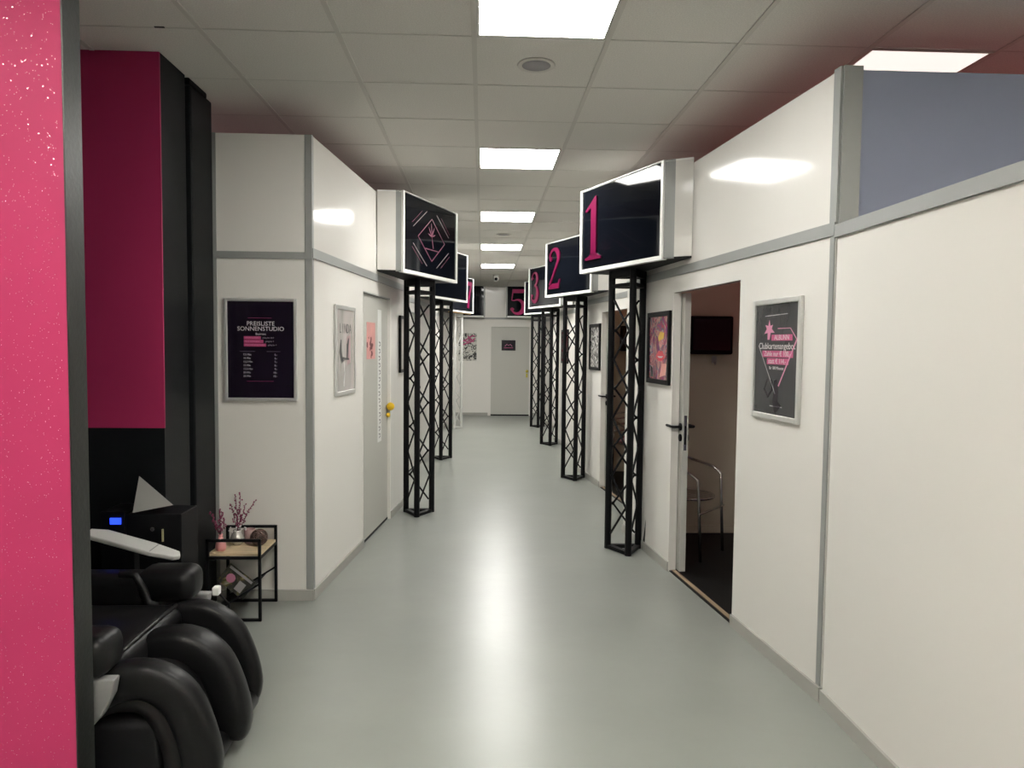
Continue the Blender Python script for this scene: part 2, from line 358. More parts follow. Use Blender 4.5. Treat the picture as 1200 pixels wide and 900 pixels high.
# sliding door of booth 1
def sliding_door(k, label):
    fr = right_frame(k); y = 4.90 + 3 * k
    ua, ub = ur(5.65 + 3 * k, k), ur(y, k)
    d = thing('sliding_door', label, 'door', fr.p(ub, 0, -.055), 'sliding doors pushed open')
    put('leaf', MB().fbox(fr, ua, ub - .004, .012, 1.94, -.098, -.056), M_door, d)
    put('edge_strip', MB().fbox(fr, ub - .004, ub, .012, 1.94, -.098, -.056), M_doorw, d)
    put('lock_plate', MB().fbox(fr, ub, ub + .002, .86, 1.10, -.086, -.066), M_chrome, d)
    put('lock_slot', MB().fbox(fr, ub + .002, ub + .003, .90, 1.03, -.081, -.071), M_black, d)
    for sg, w0 in ((1, -.056), (-1, -.098)):
        c = fr.p(ub - .03, 1.02, w0); c2 = fr.p(ub - .03, 1.02, w0 + sg * .008)
        h = put('rosette', MB().tube([c, c2], .026, 16), M_black, d, True)
        pth = [fr.p(ub - .03, 1.02, w0 + sg * .006), fr.p(ub - .03, 1.02, w0 + sg * .05), fr.p(ub - .045, 1.02, w0 + sg * .058), fr.p(ub - .15, 1.02, w0 + sg * .058)]
        put('lever', MB().tube(pth, .0095, 8), M_black, d, True)
        put('key_rosette', MB().tube([fr.p(ub - .03, .945, w0), fr.p(ub - .03, .945, w0 + sg * .008)], .026, 16), M_black, d, True)
    # slim frame at the far jamb and timber sill
    jf = struct('door_%d' % (k + 1), fr.p(ub, 0, 0)); o0, o1 = ur(4.965 + 3 * k, k), ur(3.968 + 3 * k, k)
    put('jamb', MB().fbox(fr, o0, o0 + .010, 0.0, 1.945, -.05, .004), M_whitematte, jf)
    put('sill', MB().fbox(fr, o0, o1, 0, .009, -.05, -.02), M_woodraw, jf)
sliding_door(0, 'pale grey sliding door with black levers beside the bright collage picture')
sliding_door(1, 'pale grey sliding door of the second booth, seen behind the nearest right post')

# ------------------------------------------------------------------ booth walls, left
SLL = 0.098
dL = Vector((SLL, 1, 0)).normalized()
ZTL, ZL0, ZL1 = 2.806, 2.082, 2.14
def left_frame(ys): return Fr((-1.026, ys, 0), dL)
def left_wall(ys, ye, door=True):
    fr = left_frame(ys); L = (ye - ys) / dL.y
    w = struct('wall_left', fr.p(0, 0, 0))
    a, b = (1.155 / dL.y, 2.10 / dL.y)
    if door:
        put('panel', MB().fbox(fr, 0, a, 0, ZL0, -TH, 0), M_white, w)
        put('panel', MB().fbox(fr, b, L, 0, ZL0, -TH, 0), M_white, w)
        put('lintel_panel', MB().fbox(fr, a, b, 1.975, ZL0, -TH, 0), M_white, w)
        for p, q in ((0.0, a), (b - .004, L)): put('skirting', MB().fbox(fr, p, q, 0, .066, -.02, .013), M_base, w)
    else:
        put('panel', MB().fbox(fr, 0, L, 0, ZL0, -TH, 0), M_white, w)
        put('skirting', MB().fbox(fr, 0, L, 0, .066, -.02, .013), M_base, w)
    put('upper_panel', MB().fbox(fr, 0, L, ZL1, ZTL, -TH, 0), M_white, w)
    put('rail', MB().fbox(fr, 0, L, ZL0, ZL1, -TH, .010), M_rail, w)
    return fr, a, b
L1, La, Lb = left_wall(4.41, 7.25)
L2, _, _ = left_wall(7.36, 10.55)
L3, _, _ = left_wall(10.66, 14.2)
L4, _, _ = left_wall(14.3, 16.15, door=False)
for y, x in ((7.3, -.80), (10.6, -.76), (14.25, -.73)):
    w = struct('wall_left', (x, y, 0)); put('partition_panel', MB().box(-4.2, x - .02, y - .04, y + .04, 0, ZTL), M_white, w)
# front of the first left booth (faces the camera)
w = struct('wall_left', (-1.3, 4.41, 0)); yF = 4.41
put('panel', MB().box(-1.585, -1.06, yF, yF + .05, .0, 2.073), M_white, w)
put('upper_panel', MB().box(-1.585, -1.06, yF, yF + .05, 2.114, ZTL), M_white, w)
put('rail', MB().box(-1.585, -1.022, yF - .010, yF + .05, 2.073, 2.114), M_rail, w)
put('edge_post', MB().box(-1.625, -1.585, yF - .006, yF + .05, 0, ZTL), M_rail, w)
put('corner_post', MB().box(-1.062, -1.022, yF - .006, yF + .05, 0, ZTL), M_rail, w)
put('corner_post', MB().fbox(L1, -.004, .022, 0, ZTL, -.04, .004), M_rail, w)
put('skirting', MB().box(-1.60, -1.02, yF - .016, yF + .02, 0, .066), M_base, w)
put('panel', MB().box(-4.2, -1.625, yF, yF + .05, 0, ZTL), M_white, w)

# closed doors of the left booths
def left_door(fr, label, detail):
    d = thing('booth_door', label, 'door', fr.p(La, 0, -.03), 'closed doors of the left booths')
    put('leaf', MB().fbox(fr, La + .012, Lb - .03, .02, 1.963, -.06, -.022), M_door, d)
    jf = struct('door_left', fr.p(La, 0, 0))
    put('jamb', MB().fbox(fr, La, La + .010, .0, 1.975, -.06, .003), M_whitematte, jf)
    put('jamb', MB().fbox(fr, Lb - .026, Lb, .0, 1.975, -.06, .004), M_whitematte, jf)
    put('head', MB().fbox(fr, La + .010, Lb - .026, 1.965, 1.975, -.06, .002), M_rail, jf)
    put('dark_gap', MB().fbox(fr, La + .010, Lb - .026, 0, .018, -.06, -.02), M_black, jf)
    if detail:
        put('poster', MB().fbox(fr, La + .20, La + .47, 1.45, 1.745, -.022, -.020), M_pinkpaper, d, label='salmon pink paper poster on the door')
        ink = MB()
        for _ in range(26):
            u = La + .335 + random.gauss(0, .05); v = 1.55 + random.gauss(0, .035); r = random.uniform(.008, .022)
            ink.fprism(fr, [(u + r * math.cos(q), v + r * 1.2 * math.sin(q)) for q in (0.2, 1.3, 2.4, 3.6, 5.0)], -.020, -.0195)
        put('poster_figure', ink, mat('dark red ink', (0.16, 0.02, 0.03), 0.5), d)
        put('sign_strip', MB().fbox(fr, La + .56, La + .69, .74, 1.86, -.022, -.0205), mat('off white strip', (0.80, 0.80, 0.78), 0.4), d, label='white vertical lettering strip')
        for q in range(14):
            v = .79 + q * .06; mk = MB(); u = La + .625 + random.uniform(-.012, .012)
            mk.ribbon(fr, [(u - .03, v + .018), (u + .02, v + .012), (u + .028, v - .005), (u - .02, v - .016)], [.010, .015, .014, .009], -.0205, -.0200)
            put('letter', mk, M_grey, d)
        kb = fr.p(Lb - .07, 1.02, -.022); kc = fr.p(Lb - .07, 1.02, .005)
        h = put('handle_stem', MB().tube([kb, kc], .011, 10), M_black, d, True)
        put('door_knob', MB().ball(fr.p(Lb - .07, 1.02, .016), .036, 16, 10), M_yellow, d, True, label='round yellow knob')
        put('key_tag', MB().ball(fr.p(Lb - .085, .945, -.002), .020, 12, 8), M_yellow, d, True)
    else:
        put('door_knob', MB().tube([fr.p(Lb - .08, 1.02, -.022), fr.p(Lb - .08, 1.02, .03)], .018, 10), M_black, d, True)
left_door(L1, 'grey booth door with salmon poster and round yellow knob', True)
left_door(L2, 'plain grey booth door behind the first left post', False)
left_door(L3, 'plain grey booth door behind the second left post', False)

# ------------------------------------------------------------------ end wall with door
YE = 16.15
w = struct('wall_end', (.3, YE, 0))
put('panel', MB().box(-1.2, .165, YE, YE + .06, 0, 2.15), M_white, w)
put('panel', MB().box(1.075, 1.7, YE, YE + .06, 0, 2.15), M_white, w)
put('lintel_panel', MB().box(.165, 1.075, YE, YE + .06, 2.0, 2.15), M_white, w)
put('rail', MB().box(-1.2, 1.7, YE - .012, YE + .06, 2.15, 2.19), M_rail, w)
put('upper_panel', MB().box(-1.2, 1.7, YE, YE + .06, 2.19, 2.86), M_white, w)
put('skirting', MB().box(-1.2, .155, YE - .013, YE + .02, 0, .066), M_base, w)
put('skirting', MB().box(1.085, 1.7, YE - .013, YE + .02, 0, .066), M_base, w)
jf = struct('door_end', (.62, YE, 0))
put('jamb', MB().box(.125, .19, YE - .018, YE + .06, 0, 2.04), M_whitematte, jf)
put('jamb', MB().box(1.05, 1.115, YE - .018, YE + .06, 0, 2.04), M_whitematte, jf)
put('head', MB().box(.19, 1.05, YE - .018, YE + .06, 1.985, 2.04), M_whitematte, jf)
put('dark_gap', MB().box(.19, 1.05, YE + .002, YE + .05, 0, .03), M_black, jf)
d = thing('end_door', 'grey door with a small black sign at the end of the corridor', 'door', (.62, YE, 0))
put('leaf', MB().box(.192, 1.048, YE + .004, YE + .045, .03, 1.983), M_door, d)
put('door_sign', MB().box(.425, .735, YE - .002, YE + .004, 1.46, 1.69), M_posterblack, d)
frE = Fr((0, YE, 0), (1, 0, 0))
put('sign_emblem', MB().ribbon(frE, [(.50, 1.55), (.54, 1.60), (.58, 1.57), (.62, 1.60), (.66, 1.55)], [.012] * 5, .0022, .003), M_pinkpale, d); put('sign_line', MB().fbox(frE, .48, .68, 1.515, 1.527, .0022, .003), M_pinkhot, d)
put('door_knob', MB().ball((.995, YE - .03, 1.0), .033, 12, 8), M_brass, d, True, label='brass knob')
put('knob_stem', MB().tube([(.995, YE - .03, 1.0), (.995, YE + .004, 1.0)], .012), M_brass, d, True)
put('lock', MB().box(.975, 1.015, YE - .004, YE + .004, .86, .95), M_brass, d)

# ------------------------------------------------------------------ truss posts
def tri(R, rot=0): return [(R * math.cos(-PI / 2 + rot + i * 2 * PI / 3), R * math.sin(-PI / 2 + rot + i * 2 * PI / 3)) for i in range(3)]
PH = 2.15
def make_post(c, label, group, m_, H):
    t = thing('truss_post', label, 'truss post', (c[0], c[1], 0), group)
    P = tri(.138)
    for x, y in P:
        put('chord', MB().tube([(c[0] + x, c[1] + y, .0), (c[0] + x, c[1] + y, H)], .0262, 12), m_, t, 'auto')
    for i in range(3):
        a = Vector((*P[i], 0)) + Vector((c[0], c[1], 0)); b = Vector((*P[(i + 1) % 3], 0)) + Vector((c[0], c[1], 0))
        fr = Fr(a, b - a); L = (b - a).length
        put('base_bar', MB().fbox(fr, 0, L, .004, .03, -.02, .02), m_, t)
        put('top_bar', MB().fbox(fr, 0, L, H - .13, H - .10, -.016, .016), m_, t)
        put('head_plate', MB().fbox(fr, 0, L, H - .055, H, -.02, .02), m_, t)
        n = 8; z0 = .12; dz = (H - .14 - z0 - .1) / n
        for q in range(n):
            s0, s1 = (a, b) if q % 2 == 0 else (b, a)
            p0 = s0.lerp(s1, .12) + Vector((0, 0, z0 + q * dz)); p1 = s0.lerp(s1, .88) + Vector((0, 0, z0 + (q + 1) * dz + .02))
            put('brace', MB().tube([p0, p1], .0085, 6), m_, t)
    return t
RP = [(1.108, 5.473), (1.093, 8.49), (1.075, 11.44), (1.078, 13.95)]
LP = [(-.587, 6.70), (-.556, 9.97), (-.517, 13.66)]
ZB = [2.15, 2.157, 2.168, 2.178]
lr = ['nearest black truss post on the right, beside the open sliding door', 'second black truss post on the right, beside the brush script picture', 'third black truss post on the right side', 'farthest black truss post on the right, before the end door']
for c, l, z in zip(RP, lr, ZB): make_post(c, l, 'triangular truss posts along the right', M_black, z - .004)
ll = ['nearest black truss post on the left, under the diamond logo sign', 'second black truss post on the left', 'silver truss post at the far left of the corridor']
ZBL = [2.165, 2.17, 2.178]
for c, l, z, m_ in zip(LP, ll, ZBL, (M_black, M_black, M_silverpaint)): make_post(c, l, 'triangular truss posts along the left', m_, z - .004)

# ------------------------------------------------------------------ box signs
def arc(cx, cy, rx, ry, a0, a1, n=14):
    return [(cx + rx * math.cos(math.radians(a0 + (a1 - a0) * i / n)), cy + ry * math.sin(math.radians(a0 + (a1 - a0) * i / n))) for i in range(n + 1)]
def lerpw(vals, n):
    out = []
    for i in range(n):
        t = i / (n - 1) * (len(vals) - 1); k = min(int(t), len(vals) - 2); out.append(vals[k] + (vals[k + 1] - vals[k]) * (t - k))
    return out
def digit(mb, fr, ch, u, v, H, w0, w1, sx=1.0):
    """old style fat-face numerals in a box of height H whose lower left corner is (u, v)"""
    def S(pts): return [(u + x * H * sx, v + y * H) for x, y in pts]
    def stroke(pts, ws): mb.ribbon(fr, S(pts), [q * H for q in lerpw(ws, len(pts))], w0, w1)
    def poly(pts): mb.fprism(fr, S(pts), w0, w1)
    if ch == '1':
        poly([(.19, .06), (.35, .06), (.35, .985), (.33, 1.0), (.19, .90)])
        poly([(.19, .90), (.33, 1.0), (.30, .98), (.02, .80), (.03, .77), (.19, .83)])
        poly([(.02, 0), (.50, 0), (.50, .035), (.42, .055), (.35, .10), (.19, .10), (.12, .055), (.02, .035)])
    elif ch == '2':
        top = arc(.26, .76, .19, .20, 190, -30, 18)
        stroke(top + [(.38, .58), (.28, .42), (.16, .25), (.06, .10)], [.05, .06, .06, .07, .13, .15, .12, .08, .06])
        mb.ball(fr.p(*S([(.10, .70)])[0], (w0 + w1) / 2), .03 * H, 8, 5) if False else None
        poly([(.03, 0), (.48, 0), (.53, .22), (.50, .22), (.44, .13), (.20, .13), (.03, .06)])
        poly(arc(u * 0 + .115, .73, .055, .06, 0, 330, 10))
    elif ch == '3':
        stroke(arc(.25, .765, .165, .205, 165, -88, 18), [.05, .05, .06, .12, .14, .10, .05])
        stroke(arc(.24, .29, .20, .265, 88, -165, 20), [.05, .09, .16, .17, .12, .06, .05])
        poly(arc(.115, .79, .055, .055, 0, 330, 10)); poly(arc(.085, .22, .06, .06, 0, 330, 10))
    elif ch == '5':
        poly([(.10, 1.0), (.52, 1.0), (.47, .85), (.12, .85)])
        stroke([(.125, 1.0), (.10, .75), (.08, .55)], [.05, .04, .035])
        stroke([(.085, .55)] + arc(.27, .30, .21, .28, 120, -170, 22), [.03, .06, .12, .18, .17, .12, .07, .05])
        poly(arc(.095, .20, .065, .065, 0, 330, 10))
    elif ch == '7':
        poly([(.02, 1.0), (.54, 1.0), (.54, .93), (.50, .85), (.08, .85), (.05, .74), (.02, .74)])
        stroke([(.50, .90), (.38, .60), (.28, .30), (.24, 0)], [.08, .11, .15, .17])
def box_sign(c, sx, zb, zt, label, ch=None, logo=False, amber=False, shift=0.0):
    """triangular plan sign box over a post; sx = 1 on the right of the corridor, -1 on the left"""
    def q(dx, dy): return (c[0] + sx * dx + shift, c[1] + dy)
    N, F, W, K, E_ = q(.072, -.712), q(-.33, .306), (q(.239, -.805) if sx > 0 else q(.276, -.72)), q(-.075, .40), q(.10, .40)
    t = thing('box_sign', label, 'sign', (c[0], c[1], zb), 'box signs on the truss posts')
    o, e = (F, N) if sx > 0 else (N, F)
    fr = Fr((o[0], o[1], zb), (e[0] - o[0], e[1] - o[1], 0)); L = math.hypot(e[0] - o[0], e[1] - o[1]); H = zt - zb
    poly = [N, F, K, E_, W]
    put('bottom_panel', MB().prism(poly, zb, zb + .012), M_black, t)
    put('top_panel', MB().prism(poly, zt - .012, zt), M_frame, t)
    def slab(a, b, z0, z1, th, s0=0, s1=None):
        f2 = Fr((a[0], a[1], 0), (b[0] - a[0], b[1] - a[1], 0)); l = math.hypot(b[0] - a[0], b[1] - a[1])
        return MB().fbox(f2, s0, l if s1 is None else s1, z0, z1, -th, 0)
    if sx > 0:
        g = .075
        put('side_panel', slab(N, W, zb + .012, zt - .012, .012, g), M_white, t); put('corner_trim', slab(N, W, zb, zt, .016, -.004, g), M_rail, t)
        put('back_panel', slab(K, F, zb + .012, zt - .012, .012), M_white, t)
    else:
        l = math.hypot(N[0] - W[0], N[1] - W[1]); g = l - .055
        put('side_panel', slab(W, N, zb + .012, zt - .012, .012, 0, g), M_white, t); put('corner_trim', slab(W, N, zb, zt, .016, g, l + .004), M_rail, t)
        put('back_panel', slab(F, K, zb + .012, zt - .012, .012), M_white, t)
    put('display', MB().fbox(fr, .02, L - .02, .02, H - .006, -.03, 0.0), M_screen, t)
    fw = .024
    for a in ((-.004, fw - .002, -.004, H), (L - fw + .002, L + .004, -.004, H), (fw - .002, L - fw + .002, -.004, fw), (fw - .002, L - fw + .002, H - .006, H)):
        put('frame_bar', MB().fbox(fr, a[0], a[1], a[2], a[3], -.03, .010), M_frame, t)
    if ch:
        mb = MB(); uu = .075 if sx > 0 else L - .40
        digit(mb, fr, ch, uu, .09, H - .16, .0005, .012, 1.18 if ch != '1' else 1.0); put('numeral', mb, M_pinkn, t, label='magenta numeral ' + ch)
    if logo:
        cx, cz = L * .5, H * .5
        def line(a, b, wd, m_, nm='logo_line'): put(nm, MB().ribbon(fr, [(cx + a[0], cz + a[1]), (cx + b[0], cz + b[1])], [wd, wd], .0005, .003), m_, t)
        A, B = .27, .185     # half width, half height of the inner diamond
        D = [(0, B), (A, 0), (0, -B), (-A, 0)]
        for i in range(4): line(D[i], D[(i + 1) % 4], .007, M_pinkline)
        for s1, s2 in ((-1, 1), (1, 1), (-1, -1), (1, -1)):
            line((s1 * .10, s2 * .235), (s1 * .36, s2 * .07), .006, M_silverline); line((s1 * .19, s2 * .225), (s1 * .38, s2 * .10), .003, M_pinkline)
        for ang, ln in ((60, .10), (95, .12), (130, .10), (165, .08), (20, .08)):
            r = math.radians(ang); cxp, czp = .0, .03
            pts = [(cx + cxp + ln * s * math.cos(r), cz + czp + ln * s * math.sin(r)) for s in (0, .25, .5, .75, 1)]
            put('logo_petal', MB().ribbon(fr, pts, [.003, .010, .014, .009, .002], .0005, .003), M_pinkline, t)
        line((0, .03), (.03, -.07), .008, M_pinkline, 'logo_stem'); line((-.13, -.085), (.13, -.085), .008, M_pinkline, 'logo_base')
    if amber: put('amber_strip', MB().fbox(fr, .05, L - .05, -.022, -.006, -.05, -.02), M_amber, t)
    return t
for c, zb, ch, l in zip(RP, ZB, ['1', '2', '3', None], ['largest black box sign, magenta numeral one, on nearest right post', 'black box sign with magenta numeral two, on second right post', 'black box sign with magenta numeral three, on third right post', 'black box sign half hidden behind the numeral three, nearest the end wall']):
    box_sign(c, 1, zb, zb + .642, l, ch, shift=0.0 if ch else .075)
box_sign(LP[0], -1, ZBL[0], 2.822, 'black box sign with a thin rose diamond logo', logo=True)
box_sign(LP[1], -1, ZBL[1], 2.828, 'second black box sign on the left, behind the diamond logo sign')
box_sign(LP[2], -1, ZBL[2], 2.832, 'farthest black box sign on the left, above the silver post', ch='7', amber=True)
# flat box signs on the end wall
def end_sign(x0, x1, label, ch=None):
    y1, y0, z0, z1 = YE - .012, YE - .22, 2.19, 2.865
    t = thing('box_sign', label, 'sign', ((x0 + x1) / 2, YE, z0), 'box signs on the end wall')
    put('housing', MB().box(x0, x1, y0 + .02, y1, z0, z1), M_frame, t)
    fr = Fr((x0, y0 + .02, z0), (1, 0, 0)); L = x1 - x0; H = z1 - z0
    put('display', MB().fbox(fr, .03, L - .03, .03, H, 0, .012), M_screen, t)
    for a in ((0, .03, 0, H), (L - .03, L, 0, H), (.03, L - .03, 0, .03)): put('frame_bar', MB().fbox(fr, a[0], a[1], a[2], a[3], 0, .02), M_rail if a[3] == H else M_frame, t)
    if ch:
        mb = MB(); digit(mb, fr, ch, .07, .07, H - .13, .0125, .024, 1.2); put('numeral', mb, M_pinkfive, t, label='pink numeral ' + ch)
end_sign(-.98, .05, 'black box sign without numeral on the end wall')
end_sign(.51, 1.5, 'black box sign with magenta numeral 5 on the end wall', '5')

# ------------------------------------------------------------------ framed pictures
def framed(name, label, cat, fr, wd, ht, fw, dep, m_frame, m_print, group=None):
    """fr origin at the lower left corner on the wall face"""
    t = thing(name, label, cat, fr.p(wd / 2, 0, 0), group)
    for a in ((0, fw, 0, ht), (wd - fw, wd, 0, ht), (fw, wd - fw, 0, fw), (fw, wd - fw, ht - fw, ht)):
        put('frame_bar', MB().fbox(fr, *a, .001, dep), m_frame, t, bevel=.004)
    put('print', MB().fbox(fr, fw * .8, wd - fw * .8, fw * .8, ht - fw * .8, .001, dep * .45), m_print, t)
    return t, dep * .45
def sub(fr, u, v): return Fr(fr.p(u, v, 0), fr.u, fr.v)
# price list on the booth front
fr = Fr((-1.543, yF, 1.222), (1, 0, 0)); wd, ht = .43, .615
t, w_ = framed('price_poster', 'black price list poster in a silver snap frame', 'poster', fr, wd, ht, .019, .018, M_silver, M_posterblack)
def bar(nm, u0, u1, v0, v1, m_, fr=fr, t=t, w_=w_): put(nm, MB().fbox(fr, u0, u1, v0, v1, w_, w_ + .0006), m_, t)
text('heading', 'PREISLISTE', fr, .215, .463, w_, .036, M_print, t, sx=1.0)
text('heading', 'SONNENSTUDIO', fr, .215, .432, w_, .036, M_print, t, sx=1.0)
text('subheading', 'Business', fr, .215, .402, w_, .018, M_print, t)
for i, (n_, s_) in enumerate((('100 MINUTEN', 'gültig bis 12 €'), ('ALLE SONNEN', 'gültig bis 7'), ('WOCHENENDTARIF', 'gültig bis 4'))):
    v = .379 - i * .0215; bar('pink_bar', .115, .215 + i * .016, v - .009, v + .009, M_pinkhot)
    text('bar_text', n_, fr, .12, v, w_ + .0006, .013, M_pinkpale, t, 'LEFT'); text('bar_note', s_, fr, .225 + i * .016, v, w_, .012, M_printdim, t, 'LEFT')
bar('rule', .14, .28, .497, .4985, M_pinkhot); bar('rule', .13, .29, .118, .1195, M_pinkhot); bar('rule', .09, .18, .297, .298, M_printdim); bar('rule', .25, .33, .297, .298, M_printdim)
for i, (a, b) in enumerate((('7,5 Min', '5,-'), ('10 Min', '6,-'), ('12,5 Min', '7,-'), ('15 Min', '8,-'), ('17,5 Min', '9,-'), ('20 Min', '10,-'), ('25 Min', '12,-'))):
    v = .278 - i * .0215
    text('duration', a, fr, .110, v, w_, .016, M_print, t, 'LEFT'); text('price', b, fr, .312, v, w_, .016, M_print, t, 'RIGHT')
# washed out poster on the left side wall
def wall_pic_left(y0, y1, z0): return Fr(L1.p((y0 - 4.41) / dL.y, z0, 0), dL)
fr = wall_pic_left(4.845, 5.325, 1.218)
t, w_ = framed('wall_poster', 'pale grey and pink poster in a silver frame beside the left door', 'poster', fr, .48, .615, .028, .016, M_silver, M_faded)
def shape(nm, pts, m_, k=0): put(nm, MB().fprism(fr, pts, w_, w_ + .0005 + k * .0003), m_, t)
M_inkgrey = mat('soft grey ink', (0.06, 0.06, 0.06), 0.5); M_rosewash = mat('rose wash print', (0.40, 0.27, 0.28), 0.4)
for q_, c_ in enumerate('LINDA'): text('letter', c_, fr, .12 + .06 * q_, .455, w_ + .0005, .095, M_inkgrey, t, sx=.85)
shape('pink_shape', [(.27, .40), (.36, .42), (.37, .22), (.28, .20)], M_rosewash)
put('figure', MB().ribbon(fr, [(.14, .38), (.12, .30), (.16, .24), (.23, .25), (.33, .245)], [.02, .06, .05, .015, .012], w_, w_ + .0006), M_inkgrey, t)
put('figure', MB().ribbon(fr, [(.28, .24), (.29, .34), (.32, .39)], [.02, .045, .02], w_ + .0003, w_ + .001), M_inkgrey, t)
put('figure', MB().ribbon(fr, [(.20, .25), (.22, .15), (.20, .06)], [.02, .012, .03], w_, w_ + .0006), M_print, t)
# offer poster on the right wall
fr = Fr(R1.p(ur(3.783), 1.213, 0), -dR)
t, w_ = framed('offer_poster', 'charcoal offer poster with pink lettering in a silver snap frame', 'poster', fr, .472, .604, .026, .018, M_silver, M_posterdark)
def ln(a, b, wd_, m_): put('line', MB().ribbon(fr, [a, b], [wd_, wd_], w_, w_ + .0006), m_, t)
ln((.06, .37), (.24, .13), .005, M_printdim); ln((.27, .17), (.43, .40), .009, M_pinkpale); ln((.43, .40), (.37, .455), .005, M_pinkpale); ln((.25, .455), (.37, .455), .004, M_pinkpale); ln((.12, .52), (.34, .525), .004, M_printdim)
put('palm_emblem', MB().fprism(fr, [(.15, .40), (.17, .40), (.18, .435), (.22, .435), (.19, .455), (.20, .475), (.175, .47), (.165, .50), (.155, .47), (.125, .475), (.14, .455), (.115, .43), (.15, .435)], w_, w_ + .0006), M_pinkpale, t)
put('pink_bar', MB().fbox(fr, .19, .39, .395, .425, w_, w_ + .0005), M_pinkhot, t); text('name', 'ALBUNN', fr, .29, .41, w_ + .0006, .036, M_print, t)
text('offer', 'Clubkartenangebot', fr, .24, .367, w_, .046, M_print, t)
put('pink_bar', MB().fbox(fr, .10, .40, .312, .345, w_, w_ + .0005), M_pinkhot, t); text('offer', 'Zahle nur € 100,-', fr, .25, .329, w_ + .0006, .036, M_print, t)
put('pink_bar', MB().fbox(fr, .15, .36, .277, .307, w_, w_ + .0005), M_pinkhot, t); text('offer', 'statt € 114,-', fr, .25, .292, w_ + .0006, .034, M_print, t)
text('offer', 'für 180 Minuten', fr, .245, .258, w_, .022, M_print, t)
M_charc = mat('mid charcoal print', (0.07, 0.07, 0.075), 0.25)
put('figure', MB().ribbon(fr, [(.16, .20), (.13, .15), (.17, .11), (.21, .15), (.20, .20)], [.012] * 5, w_, w_ + .0005), M_posterblack, t)
put('figure', MB().ribbon(fr, [(.24, .20), (.25, .14), (.24, .09), (.27, .05)], [.03, .045, .05, .08], w_, w_ + .0005), M_posterblack, t)
put('figure', MB().fbox(fr, .19, .31, .065, .07, w_, w_ + .0005), M_printdim, t)
# black framed pictures between door and post
def right_pic(k, label, m_print, y0=4.995, y1=5.455, z0=1.302, ht=.524):
    f = Fr(right_frame(k).p(ur(y1 + 3 * k, k), z0, 0), -dR)
    return framed('wall_picture', label, 'picture', f, (y1 - y0) / dR.y, ht, .035, .022, M_black, m_print, 'black framed pictures beside the doors') + (f,)
t, w_, f = right_pic(0, 'black framed colourful collage picture beside the open sliding door', M_art)
lip = mat('red lip print', (0.55, 0.02, 0.05), 0.3)
put('lips', MB().fprism(f, [(.17, .20), (.24, .245), (.27, .235), (.30, .245), (.37, .20), (.30, .165), (.24, .165)], w_, w_ + .0006), lip, t)
put('teeth', MB().fprism(f, [(.21, .203), (.33, .203), (.30, .19), (.24, .19)], w_ + .0006, w_ + .001), M_print, t)
put('yellow_patch', MB().fprism(f, [(.23, .31), (.33, .33), (.34, .37), (.26, .38), (.22, .34)], w_, w_ + .0006), mat('ochre print', (0.55, 0.33, 0.03), 0.3), t)
put('rose_patch', MB().fprism(f, [(.26, .05), (.38, .07), (.40, .15), (.30, .15)], w_, w_ + .0006), mat('salmon print', (0.66, 0.30, 0.26), 0.3), t)
put('dark_patch', MB().fprism(f, [(.07, .05), (.13, .05), (.12, .11), (.07, .13)], w_, w_ + .0006), M_posterblack, t)
right_pic(1, 'black framed grey brush script picture between the first two right posts', M_script)
right_pic(2, 'black framed red picture behind the second right post', M_redart)
f = Fr(L1.p((6.85 - 4.41) / dL.y, 1.303, 0), dL)
framed('wall_picture', 'black framed pink picture behind the first left post', 'picture', f, .30, .54, .03, .022, M_black, M_faded, 'black framed pictures beside the doors')
# unframed comic print on the end wall
t = thing('wall_print', 'black and white print with pink scrawl on the end wall', 'poster', (-.33, YE, 1.23))
fr = Fr((-.53, YE, 1.225), (1, 0, 0))
put('sheet', MB().fbox(fr, 0, .40, 0, .61, .001, .008), M_comic, t)
for pts in ([(.03, .40), (.12, .44), (.22, .50), (.32, .56), (.36, .54)], [(.06, .34), (.16, .38), (.28, .42), (.37, .50)], [(.10, .46), (.18, .42), (.30, .48)], [(.20, .55), (.28, .45), (.34, .42)]):
    put('pink_scrawl', MB().ribbon(fr, pts, [.03] * len(pts), .008, .009), M_pinkhot, t)

# ------------------------------------------------------------------ ceiling speakers, security camera
for (x, y, l) in ((.262, 3.755, 'round grey ceiling speaker next to the largest light panel'), (.262, 9.40, 'round grey ceiling speaker farther down, beyond the middle light panel')):
    t = thing('ceiling_speaker', l, 'speaker', (x, y, CEIL), 'round ceiling speakers')
    put('rim', MB().lathe([(.06, 0), (.095, 0), (.098, -.004), (.094, -.008), (.084, -.009), (.06, -.004)], 28, (x, y, CEIL + .002)), M_tbar, t, True)
    put('grille', MB().lathe([(0, -.004), (.086, -.006), (.086, 0), (0, 0)], 28, (x, y, CEIL + .001)), M_grey, t, True)
x, y = .262, 14.75
t = thing('security_camera', 'small white dome security camera under the ceiling', 'camera', (x, y, CEIL))
put('mount', MB().lathe([(0, 0), (.06, 0), (.06, -.03), (.0, -.03)], 20, (x, y, CEIL)), M_frame, t, 'auto')
put('body', MB().ball((x, y, CEIL - .075), .062, 18, 12), M_frame, t, True)
put('lens', MB().ball((x, y - .038, CEIL - .085), .034, 14, 10), M_black, t, True)

